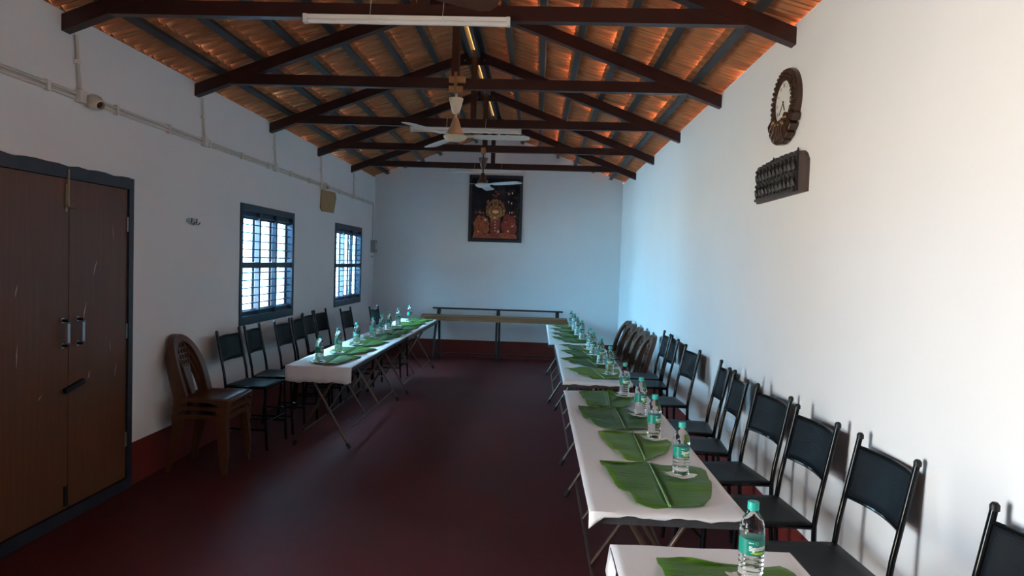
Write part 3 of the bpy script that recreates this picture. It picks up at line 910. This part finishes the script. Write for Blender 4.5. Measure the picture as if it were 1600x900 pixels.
for i, (x, y, a) in enumerate(LC):
    lab = f'black metal chair along the left wall, {ordr[i]} from the plastic chairs' if i < 6 else ('black metal chair under the second window, pulled out from the wall', 'black metal chair by the back corner behind the far left table')[i - 6]
    place_chair(x, y, R(a), lab)

def make_plastic():
    """moulded armless chair, local: faces +x"""
    root = link('plastic_chair', None)
    sz = 0.445; top = 0.895
    M = 'brown_plastic'
    # seat with rounded front and drop skirt
    b = MB()
    n, mrow = 11, 11
    pts = []
    for j in range(mrow):
        v = j / (mrow - 1)
        for i in range(n):
            u = i / (n - 1)
            hw = 0.20 + 0.02 * u
            x = -0.17 + 0.40 * u
            z = sz - 0.012 * math.sin(math.pi * min(u * 1.2, 1)) * math.sin(math.pi * v) - (0.012 if u > 0.95 else 0)
            pts.append((x, (v - 0.5) * 2 * hw, z))
    b.grid(pts, n, mrow)
    o = b.build('seat', M, root, True); s = o.modifiers.new('s', 'SOLIDIFY'); s.thickness = 0.012
    # side skirts, scooped between the legs and swept up towards the back
    b = MB()
    K = 12
    for s in (-1, 1):
        vs = []
        for i in range(K + 1):
            u = i / K
            x = -0.185 + 0.415 * u
            y = s * (0.206 + 0.02 * u)
            low = sz - 0.028 - 0.09 * (abs(2 * u - 1) ** 6)
            vs += [(x, y, low), (x, y, sz - 0.003), (x, y - s * 0.010, sz - 0.003), (x, y - s * 0.010, low)]
        fs = []
        for i in range(K):
            for k in range(4): fs.append((i * 4 + k, i * 4 + (k + 1) % 4, (i + 1) * 4 + (k + 1) % 4, (i + 1) * 4 + k))
        fs += [(3, 2, 1, 0), tuple(K * 4 + k for k in range(4))]
        b.add(vs, fs)
    vs = []
    for i in range(K + 1):
        v = i / K
        y = -0.222 + 0.444 * v
        low = sz - 0.028 - 0.09 * (abs(2 * v - 1) ** 6)
        x = 0.228 + 0.012 * math.sin(math.pi * v)
        vs += [(x, y, low), (x, y, sz - 0.010), (x - 0.010, y, sz - 0.010), (x - 0.010, y, low)]
    fs = []
    for i in range(K):
        for k in range(4): fs.append((i * 4 + k, i * 4 + (k + 1) % 4, (i + 1) * 4 + (k + 1) % 4, (i + 1) * 4 + k))
    fs += [(3, 2, 1, 0), tuple(K * 4 + k for k in range(4))]
    b.add(vs, fs)
    b.build('seat_skirt', M, root, True)
    # broad arched back rim running down into the seat sides
    arch = []
    NN = 26
    for i in range(NN + 1):
        t = i / NN
        a = math.pi * t
        y = -0.205 * math.cos(a)
        zz = sz - 0.02 + (top - sz + 0.02) * (math.sin(a) ** 0.55 if 0 < t < 1 else 0.0)
        arch.append((y, zz))
    arch[0] = (-0.20, sz - 0.02); arch[-1] = (0.20, sz - 0.02)
    def bx(z): return -0.15 - 0.13 * ((z - sz) / (top - sz))
    wid, th = 0.052, 0.020
    pts = []
    for i, (y, z) in enumerate(arch):
        j0, j1 = max(i - 1, 0), min(i + 1, NN)
        d = Vector((arch[j1][0] - arch[j0][0], arch[j1][1] - arch[j0][1])).normalized()
        inn = Vector((d.y, -d.x))                       # towards the inside of the arch
        yi, zi = y + inn.x * wid, z + inn.y * wid
        for yy, zz, dx in ((y, z, -0.034), (y, z, 0.016), (yi, zi, 0.024), (yi, zi, -0.012)):
            pts.append((bx(zz) + dx + 0.045 * (abs(yy) / 0.205) ** 2, yy, zz))
    fs = []
    for i in range(NN):
        for k in range(4): fs.append((i * 4 + k, i * 4 + (k + 1) % 4, (i + 1) * 4 + (k + 1) % 4, (i + 1) * 4 + k))
    fs += [(3, 2, 1, 0), tuple(NN * 4 + k for k in range(4))]
    MB().add(pts, fs).build('back_rim', M, root, True)
    # tapering splat, pierced with a lattice at its top
    b = MB()
    rows = 8
    for k in range(5):
        u = k / 4 - 0.5
        z_t, z_b = top - 0.055 - 0.05 * (2 * u) ** 2, sz + 0.0
        b.bar((bx(z_t) + 0.006, u * 0.20, z_t), (bx(sz + 0.20) + 0.006, u * 0.085, sz + 0.20), 0.010, 0.010, (1, 0, 0))
    for q in range(5):
        z = sz + 0.215 + 0.042 * q
        hw = 0.045 + 0.055 * q / 5
        b.bar((bx(z) + 0.006, -hw, z), (bx(z) + 0.006, hw, z + 0.0), 0.010, 0.009, (1, 0, 0))
    b.prism([(-0.05, sz + 0.205), (0.05, sz + 0.205), (0.026, sz - 0.01), (-0.026, sz - 0.01)], lambda y, z: (bx(z), y, z), lambda y, z: (bx(z) + 0.012, y, z))
    b.build('back_splat', M, root)
    for sx, sy in ((1, 1), (1, -1), (-1, 1), (-1, -1)):
        if sx > 0: t, f = Vector((0.205, sy * 0.195, sz - 0.03)), Vector((0.235, sy * 0.215, 0))
        else: t, f = Vector((-0.155, sy * 0.185, sz - 0.03)), Vector((-0.235, sy * 0.205, 0))
        b = MB()
        vs = []
        for c, wv in ((t, 0.066), (f, 0.036)):
            vs += [c + Vector((-wv * sx, wv * sy * 0.0, 0)), c + Vector((0, 0, 0)), c + Vector((0, -wv * sy, 0)), c + Vector((-0.010 * sx, -wv * sy, 0)), c + Vector((-0.010 * sx, -0.010 * sy, 0)), c + Vector((-wv * sx, -0.010 * sy, 0))]
        b.add(vs, [tuple(range(6)), tuple(reversed(range(6, 12)))] + [(k, (k + 1) % 6, 6 + (k + 1) % 6, 6 + k) for k in range(6)])
        b.build('leg', M, root)
    return root
pch = make_plastic()
pl = [(-2.50, 5.03, 0.0, 0, 'brown moulded plastic chair at the bottom of the stack by the door'),
      (-2.494, 5.03, 0.062, 0, 'brown moulded plastic chair in the middle of the stack by the door'),
      (-2.488, 5.03, 0.124, 0, 'brown moulded plastic chair on top of the stack by the door'),
      (1.04, 7.40, 0.05, 188, 'brown plastic chair of the right wall group, nearest the black chairs'),
      (1.04, 7.87, 0.05, 189, 'brown plastic chair of the right wall group, second from the black chairs'),
      (1.04, 8.335, 0.04, 188, 'brown plastic chair of the right wall group, third from the black chairs'),
      (1.03, 8.82, 0.03, 189, 'brown plastic chair by the back right corner, nearer of the two'),
      (1.03, 9.30, 0.0, 187, 'brown plastic chair by the back right corner, farther of the two')]
for i, (x, y, z, a, lab) in enumerate(pl):
    o = pch if i == 0 else copy_tree(pch)
    if i > 2: z = 0
    o.location = (x, y, z); o.rotation_euler = (0, 0, R(a))
    tag(o, lab, 'chair', 'brown plastic chairs')

# ================================================================== BENCH
root = thing('wooden_bench', (-0.60, 10.92, 0), 0, 'long narrow wooden bench with dark frame against the back wall', 'bench')
for k, (y0, y1, z) in enumerate(((-0.06, 0.04, 0.712), (0.05, 0.16, 0.722))):
    bevel(MB().box((-1.28, y0, z), (1.125, y1, z + 0.034)).build('plank', 'bench_wood', root))
MB().box((-1.22, -0.05, 0.665), (1.16, -0.02, 0.712)).build('front_rail', 'bench_wood', root)
MB().box((-1.14, 0.26, 0.835), (1.06, 0.29, 0.862)).build('back_rail', 'bench_dark', root)
for x in (-1.04, -0.035, 0.955):
    MB().bar((x, 0.06, 0.665), (x - (0.045 if x < -0.5 else 0), -0.03, 0.0), 0.035, 0.03).build('leg', 'bench_dark', root)
    MB().bar((x + 0.04, 0.12, 0.665), (x + 0.04, 0.22, 0.0), 0.035, 0.03).build('leg', 'bench_dark', root)
    MB().bar((x + 0.01, 0.20, 0.70), (x + 0.01, 0.275, 0.84), 0.06, 0.03).build('back_post', 'bench_dark', root)
MB().bar((-1.07, 0.0, 0.125), (0.955, 0.0, 0.125), 0.02, 0.02).build('foot_rail', 'bench_dark', root)

# ================================================================== PICTURE
root = thing('framed_picture', (-0.735, YB, 2.555), 0, 'tall framed religious picture in red and gold on the back wall', 'picture')
pw, phh = 0.455, 0.565
b = MB(); f = 0.045
b.box((-pw, -0.03, -phh), (-pw + f, 0, phh)); b.box((pw - f, -0.03, -phh), (pw, 0, phh)); b.box((-pw + f, -0.03, -phh), (pw - f, 0, -phh + f)); b.box((-pw + f, -0.03, phh - f), (pw - f, 0, phh))
bevel(b.build('frame', 'dark_paint', root))
b = MB()
b.box((-pw + f, -0.012, -phh + f), (pw - f, -0.002, phh - f))
b.mi = 1
def flat(poly, mi, yo):
    b.mi = mi
    b.prism(poly, lambda x, z: (x, -0.012 - yo + 0.0005, z), lambda x, z: (x, -0.012 - yo - 0.0003, z))
def ell(cx, cz, rx, rz, n=18, wob=0.0, sd=0):
    rr = random.Random(sd)
    return [(cx + rx * (1 + rr.uniform(-wob, wob)) * math.cos(2 * math.pi * k / n), cz + rz * (1 + rr.uniform(-wob, wob)) * math.sin(2 * math.pi * k / n)) for k in range(n)][::-1]
flat(ell(-0.235, -0.30, 0.135, 0.19, 24, 0.10, 1), 2, 0.001)
flat(ell(0.23, -0.29, 0.13, 0.20, 24, 0.12, 2), 1, 0.001)
flat([(-0.38, -0.50), (0.38, -0.50), (0.36, -0.43), (0.1, -0.40), (-0.1, -0.42), (-0.36, -0.40)][::-1], 2, 0.0015)
flat([(-0.075, -0.48), (0.075, -0.48), (0.09, -0.15), (-0.09, -0.15)][::-1], 1, 0.002)
for k in range(18):
    a = math.pi * (-0.12 + 1.24 * k / 17)
    flat(ell(0.145 * math.cos(a), -0.03 + 0.165 * math.sin(a), 0.022, 0.034, 8, 0.2, k), (3, 2, 3, 1)[k % 4], 0.0022)
flat(ell(0.0, -0.05, 0.125, 0.13, 22, 0.10, 3), 3, 0.0025)
flat(ell(0.0, -0.03, 0.075, 0.10, 18, 0.08, 6), 2, 0.003)
flat(ell(0.0, 0.09, 0.05, 0.07, 16, 0.06, 4), 3, 0.0035)
flat(ell(0.0, 0.085, 0.026, 0.04, 14, 0.06, 5), 1, 0.004)
for cx, cz, mi in ((0.0, 0.21, 1), (-0.04, 0.235, 1), (0.03, 0.25, 1), (0.0, 0.29, 1), (-0.14, 0.10, 1), (0.12, 0.10, 1), (-0.33, -0.07, 1), (-0.27, -0.06, 2), (0.33, -0.12, 1)):
    flat(ell(cx, cz, 0.022, 0.02, 9, 0.25, 11), mi, 0.0024)
for q in range(26):
    rr = random.Random(90 + q)
    cx, cz = rr.uniform(-0.34, 0.34), rr.uniform(-0.48, 0.02)
    flat(ell(cx, cz, rr.uniform(0.006, 0.022), rr.uniform(0.008, 0.026), 8, 0.2, q), rr.choice((3, 3, 2, 4, 0)), 0.0045)
for cx, cz in ((0.22, 0.26), (0.28, 0.27), (0.22, 0.12), (0.27, 0.10), (-0.13, 0.13), (0.24, -0.06), (0.28, -0.06)):
    flat(ell(cx, cz, 0.010, 0.02, 8), 4, 0.0045)
flat(ell(0.0, -0.05, 0.06, 0.03, 12, 0.1, 8), 4, 0.0048)
for q in range(4): flat(ell(0.0, -0.22 - 0.05 * q, 0.012, 0.014, 8), 4, 0.0048)
b.build('print', ['pic_dark', 'pic_red', 'pic_orange', 'pic_gold', 'pic_pale'], root)

# ================================================================== CLOCK AND PLAQUE (right wall; local: z up, u = along -y seen from the room, x towards the room is -x)
root = thing('wall_clock', (XR, 3.885, 2.607), 0, 'round carved wooden wall clock with beaded rim on the right wall', 'clock')
def wallm(b_, name, m, smooth=False, parent=None): return b_.build(name, m, parent or root, smooth)
RO = 0.192
b = MB().lathe([(RO, 0.0), (RO, -0.026), (RO - 0.012, -0.034), (0.128, -0.038), (0.124, -0.030), (0.0, -0.030)], 40, (0, 0, 0), 'x')
wallm(b, 'case', 'clock_wood', True)
fc = wallm(MB().lathe([(0.123, -0.0305), (0.123, -0.032), (0.0, -0.032)], 40, (0, 0, 0), 'x'), 'dial', 'clock_face')
for ring, (rad, nb, br) in enumerate(((0.134, 36, 0.0095), (0.154, 36, 0.0105), (0.176, 36, 0.0120))):
    b = MB()
    for k in range(nb):
        a = 2 * math.pi * k / nb
        b.ball((-0.038 + 0.004 * (ring == 2), rad * math.cos(a), rad * math.sin(a)), br, 6, 4)
    wallm(b, 'bead_ring', 'clock_wood', True)
b = MB()
num = ['XII', 'I', 'II', 'III', 'IV', 'V', 'VI', 'VII', 'VIII', 'IX', 'X', 'XI']
for k, t_ in enumerate(num):
    a = 2 * math.pi * k / 12
    vs_, fs_ = text_polys(t_, 0.030, 0.0006)
    uc, zc = 0.098 * math.sin(a), 0.098 * math.cos(a)
    ca, sa = math.cos(-a), math.sin(-a)
    b.add([(-0.0328, -(uc + v.x * 0.7 * ca - v.y * sa), zc + v.x * 0.7 * sa + v.y * ca) for v in vs_], fs_)
wallm(b, 'numeral', 'black_iron', False, fc)
for ln, wd, a in ((0.055, 0.006, R(150)), (0.080, 0.004, R(222))):
    u = Vector((0, -math.sin(a), math.cos(a)))
    wallm(MB().bar(Vector((-0.036, 0, 0)) - u * 0.012, Vector((-0.036, 0, 0)) + u * ln, wd, 0.002, (1, 0, 0)), 'clock_hand', 'black_iron', False, fc)
# carved foot of the clock: overlapping blocks and scrolls
b = MB()
for k in range(9):
    a = R(-90 - 64 + 16 * k)
    rad = 0.172
    cy_, cz_ = rad * math.cos(a), rad * math.sin(a) - 0.024
    Mx = Matrix.Translation((-0.030, cy_, cz_)) @ Matrix.Rotation(a, 4, 'X')
    b.box((-0.022, -0.040, -0.022), (0.022, 0.040, 0.022), Mx)
bevel(b.build('carved_block', 'clock_wood', root), 0.005)
b = MB()
for k in range(11):
    a = R(-90 - 50 + 10 * k)
    b.ball((-0.052, 0.132 * math.cos(a), 0.128 * math.sin(a) - 0.012 + 0.02 * (k % 2)), 0.015, 7, 5, (0.9, 0.8, 1.5))
wallm(b, 'figure', 'clock_gold', True)
b = MB()
for k in range(5):
    b.tube([(-0.052, 0.05 - 0.025 * k, -0.205), (-0.058, 0.048 - 0.024 * k, -0.16), (-0.052, 0.055 - 0.0275 * k, -0.115)], 0.010, 6)
wallm(b, 'scroll', 'clock_wood', True)

root = thing('carved_plaque', (XR, 3.935, 2.072), 0, 'dark carved relief plaque with scalloped top below the clock', 'plaque')
hw = 0.385
def top_z(u):                                   # u from -hw (far, +y) to hw (near)
    t = (u + hw) / (2 * hw)
    z = 0.218 + 0.014 * math.sin(math.pi * t)
    return z
N = 26
poly = [(hw, 0.0), (-hw, 0.0)] + [(-hw + 2 * hw * i / N, top_z(-hw + 2 * hw * i / N) - (0.05 if i in (0, N) else 0.015 if i in (1, N - 1) else 0)) for i in range(N + 1)]
def pw_(dx): return lambda u, z: (-dx, -u, z)
MB().prism(poly, pw_(0.0), pw_(0.022)).build('back_board', 'carved_edge', root)
b = MB()
sc_poly = [(hw - 0.09, 0.012), (-hw + 0.008, 0.012)]
for i in range(9):
    u0 = -hw + 0.012 + (2 * hw - 0.11) * i / 9; u1 = -hw + 0.012 + (2 * hw - 0.11) * (i + 1) / 9
    zt = top_z((u0 + u1) / 2) + 0.006
    sc_poly += [(u0 + 0.004, zt - 0.015), ((u0 * 3 + u1) / 4, zt), ((u0 + 3 * u1) / 4, zt), (u1 - 0.004, zt - 0.015)]
b.prism(sc_poly, pw_(0.020), pw_(0.030))
b.build('carved_panel', 'carved', root)
b = MB()
rr = random.Random(5)
for row in range(2):
    for i in range(11):
        u = -hw + 0.045 + (2 * hw - 0.17) * i / 10
        z = 0.062 + 0.092 * row
        b.ball((-0.034, -u, z), 0.02, 7, 5, (0.7, 0.75, 1.7))
        b.ball((-0.038, -u, z + 0.040), 0.012, 6, 4)
        b.tube([(-0.034, -u - 0.022, z - 0.02), (-0.042, -u - 0.012, z + 0.012), (-0.036, -u, z + 0.02)], 0.006, 5)
        b.tube([(-0.034, -u + 0.022, z + 0.02 * rr.choice((-1, 1))), (-0.042, -u + 0.012, z + 0.012), (-0.036, -u, z + 0.015)], 0.006, 5)
b.bar((-0.034, hw - 0.02, 0.105), (-0.034, -hw + 0.11, 0.105), 0.012, 0.012)
b.bar((-0.034, hw - 0.02, 0.018), (-0.034, -hw + 0.11, 0.018), 0.016, 0.016)
b.build('relief_figure', 'carved', root, True)
for u in (-0.14, 0.235):
    MB().tube([(-0.006, -u, top_z(u) - 0.005), (-0.008, -u - 0.010, top_z(u) + 0.014), (-0.008, -u, top_z(u) + 0.026), (-0.008, -u + 0.010, top_z(u) + 0.014)], 0.003, 6).build('hanging_hook', 'black_iron', root)

# ================================================================== FANS
def make_fan(name, loc, ztop, zhub, ang, mats, label, r=0.60, block=False):
    cup, rod, bell, disc, blade = mats
    root = thing(name, loc, 0, label, 'ceiling fan', 'ceiling fans hung from the trusses')
    if block:
        for dx, dz, wx in ((-0.0, 0.075, 0.055), (0.0, 0.0, 0.055)):
            MB().box((-wx, -0.062, ztop - 0.035 + dz), (wx + 0.02 * (dz > 0), -0.03, ztop + 0.012 + dz)).build('clamp_block', 'block_wood', root)
        MB().box((-0.012, -0.075, ztop - 0.055), (0.012, -0.062, ztop + 0.12)).build('hook_strap', 'brass', root)
    else:
        MB().box((-0.03, -0.055, ztop - 0.03), (0.03, -0.03, ztop + 0.05)).build('clamp_block', 'block_wood', root)
    MB().lathe([(0.010, zhub + 0.12), (0.010, ztop - 0.02)], 10).build('down_rod', rod, root, True)
    MB().lathe([(0.018, ztop - 0.195), (0.030, ztop - 0.185), (0.056, ztop - 0.085), (0.058, ztop - 0.072), (0.02, ztop - 0.070)], 20).build('canopy_cup', cup, root, True)
    MB().lathe([(0.062, zhub + 0.012), (0.066, zhub + 0.03), (0.060, zhub + 0.055), (0.045, zhub + 0.075), (0.034, zhub + 0.11), (0.022, zhub + 0.145), (0.012, zhub + 0.15)], 20).build('motor_bell', bell, root, True)
    MB().lathe([(0.0, zhub - 0.034), (0.05, zhub - 0.033), (0.078, zhub - 0.022), (0.094, zhub - 0.004), (0.094, zhub + 0.006), (0.07, zhub + 0.016), (0.0, zhub + 0.016)], 28).build('motor_disc', disc, root, True)
    for k in range(3):
        a = ang + k * 2 * math.pi / 3
        Mr = Matrix.Rotation(a, 4, 'Z')
        out = [(0.15, -0.045), (0.24, -0.058), (0.42, -0.064), (r - 0.05, -0.066), (r - 0.012, -0.05), (r, -0.01), (r - 0.006, 0.035), (r - 0.04, 0.055), (0.42, 0.058), (0.24, 0.052), (0.15, 0.04)]
        def fz(dz): return lambda x, y: Mr @ Vector((x, y, zhub + dz - y * 0.13))
        bld = MB().prism(out, fz(-0.0015), fz(0.0015)).build('blade', blade, root)
        MB().prism([(0.06, -0.02), (0.20, -0.03), (0.20, 0.026), (0.06, 0.02)], lambda x, y: Mr @ Vector((x, y, zhub + 0.0025 - y * 0.13)), lambda x, y: Mr @ Vector((x, y, zhub + 0.0065 - y * 0.13))).build('blade_bracket', disc, bld)
    return root
make_fan('ceiling_fan', (-0.69, TRUSS_Y[2], 0), 3.022, 2.645, R(0), ('fan_cream', 'fan_cream', 'fan_beige', 'fan_cream', 'fan_white'), 'cream ceiling fan with pale blades in mid-room', 0.60, True)
make_fan('ceiling_fan', (-0.715, TRUSS_Y[4], 0), 3.022, 2.615, R(-35), ('fan_brown', 'fan_brown', 'fan_brown', 'fan_white', 'fan_white'), 'farther ceiling fan with dark body and pale blades, before the picture', 0.60)
make_fan('ceiling_fan', (-0.70, TRUSS_Y[0], 0), 3.022, 2.662, R(33), ('fan_brown', 'fan_brown', 'fan_brown', 'fan_brown', 'fan_brown'), 'dark brown ceiling fan whose blade tip shows at the top edge', 0.60)

# ================================================================== TUBE LIGHTS
for (x0, x1, y, z, lab) in ((-1.372, -0.196, TRUSS_Y[1] - 0.055, 3.005, 'white tube light batten hung on the nearest visible truss'),
                            (-1.335, -0.205, TRUSS_Y[3] - 0.055, 2.985, 'white tube light batten behind the cream fan'),
                            (-1.335, -0.205, TRUSS_Y[5] - 0.055, 2.987, 'white tube light batten above the picture on the farthest truss')):
    root = thing('tube_light', ((x0 + x1) / 2, y, z), 0, lab, 'tube light', 'unlit tube lights on the tie beams')
    h = (x1 - x0) / 2
    b = MB()
    b.prism([(-0.024, 0.018), (0.024, 0.018), (0.024, -0.006), (-0.024, -0.004)], lambda y_, z_: (-h + 0.02, y_, z_), lambda y_, z_: (h - 0.02, y_, z_))
    b.build('batten_body', 'tube_white', root)
    MB().tube([(-h + 0.02, 0.0, -0.014), (h - 0.02, 0, -0.014)], 0.013, 10).build('tube', 'white_metal', root, True)
    for s in (-1, 1):
        b = MB()
        b.prism([(-0.026, 0.02), (0.026, 0.02), (0.024, -0.02), (0.010, -0.028), (-0.026, -0.028)], lambda y_, z_: (s * h, y_, z_), lambda y_, z_: (s * (h - 0.022), y_, z_))
        b.build('end_cap', 'white_metal', root)
        MB().tube([(s * h * 0.35, -0.029, -0.02), (s * h * 0.35 + 0.01, -0.029, 0.11)], 0.0015, 5).build('tie_wire', 'white_metal', root)

# ================================================================== LEFT WALL FITTINGS
for k, (z, r, lab) in enumerate(((2.585, 0.010, 'upper cream conduit pipe running along the left wall'), (2.558, 0.011, 'lower cream conduit pipe running along the left wall'))):
    root = thing('conduit_pipe', (XL + 0.012, 0, 0), 0, lab, 'pipe', 'conduits on the left wall')
    y1 = 11.20
    pts = [(0, YF + 0.1, z), (0, y1 - 0.05, z), (0, y1 - 0.015, z - 0.012), (0, y1, z - 0.05)]
    if k == 0: pts += [(0, y1, 1.98)]
    MB().tube(pts, r, 8).build('pipe', 'pvc', root, True)
    if k == 0:
        yy = 1.2
        while yy < 11:
            MB().box((-0.011, yy, 2.540), (0.016, yy + 0.025, 2.602)).build('clip', 'pvc_clip', root); yy += 0.62
plab = ['above the brown door', 'left of the first window', 'above the first window', 'above the cardboard sheet', 'nearest the back corner']
for i, y in enumerate(TRUSS_Y[1:]):
    yy = y + 0.10
    root = thing('drop_pipe', (XL + 0.012, yy, 0), 0, 'short upright conduit from truss end to long pipes, ' + plab[i], 'pipe', 'drop pipes below the trusses')
    MB().tube([(0.022, 0, 2.55), (0.022, 0, 2.60), (0.004, 0, 2.63), (0.004, -0.03, 2.925)], 0.009, 8).build('pipe', 'pvc', root, True)
    MB().box((-0.011, -0.032, 2.76), (0.014, 0.0, 2.785)).build('clip', 'pvc_clip', root)
    MB().box((-0.010, -0.028, 2.535), (0.030, 0.028, 2.606)).build('junction_box', 'pvc_clip', root)
for y, lab in ((4.06, 'cream angled lamp holder on the conduit above the door'), (8.50, 'small cream lamp holder on the conduit above the cardboard sheet')):
    root = thing('lamp_holder', (XL + 0.03, y, 2.568), 0, lab, 'lamp holder', 'lamp holders on the conduit')
    d = Vector((0.75, -0.35, -0.35)).normalized()
    q = d.to_track_quat('Z', 'Y').to_matrix().to_4x4()
    b = MB().lathe([(0.030, -0.03), (0.044, 0.0), (0.046, 0.03), (0.038, 0.065), (0.030, 0.085), (0.024, 0.086), (0.024, 0.060), (0.0, 0.058)], 18)
    b.v = [tuple(q @ Vector(v)) for v in b.v]; b.build('holder_body', 'fan_cream', root, True)
    b = MB().lathe([(0.023, 0.0605), (0.0, 0.064)], 18)
    b.v = [tuple(q @ Vector(v)) for v in b.v]; b.build('socket', 'fan_brown', root, True)
# cardboard sheet
b = MB()
poly = [P(x, y, 0, XL + 0.01) for x, y in ((502, 296), (523, 301), (524.5, 309), (520.5, 333), (503, 330), (500.5, 325))]
b.prism([(p.y, p.z) for p in poly][::-1], lambda y, z: (XL + 0.004, y, z), lambda y, z: (XL + 0.020, y, z))
root = tag(b.build('cardboard_sheet', 'cardboard'), 'brown cardboard sheet hung on the left wall between the windows', 'cardboard')
# meter / switch box near the back corner
root = thing('switch_box', (XL, 11.20, 1.86), 0, 'small grey electrical switch box on the left wall by the corner', 'switch box')
bevel(MB().box((0.0, -0.09, -0.11), (0.075, 0.07, 0.10)).build('case', 'box_plastic', root), 0.006)
MB().box((0.075, -0.05, -0.05), (0.080, 0.03, 0.05)).build('cover_plate', 'white_metal', root)
MB().box((0.0, -0.02, -0.19), (0.02, 0.03, -0.165)).build('cable_stub', 'box_plastic', root)
# coat hook rack
root = thing('hook_rack', (XL, 5.30, 1.905), 0, 'small metal hook rack on the left wall beside the first window', 'hook rack')
MB().box((0.0, -0.075, -0.012), (0.006, 0.075, 0.016)).build('back_plate', 'steel', root)
for k in range(4):
    y = -0.06 + 0.04 * k
    MB().tube([(0.006, y, 0.02), (0.02, y, 0.022), (0.012, y, -0.015), (0.03, y, -0.028), (0.045, y, -0.005)], 0.004, 6).build('hook', 'black_iron' if k % 2 else 'steel', root, True)
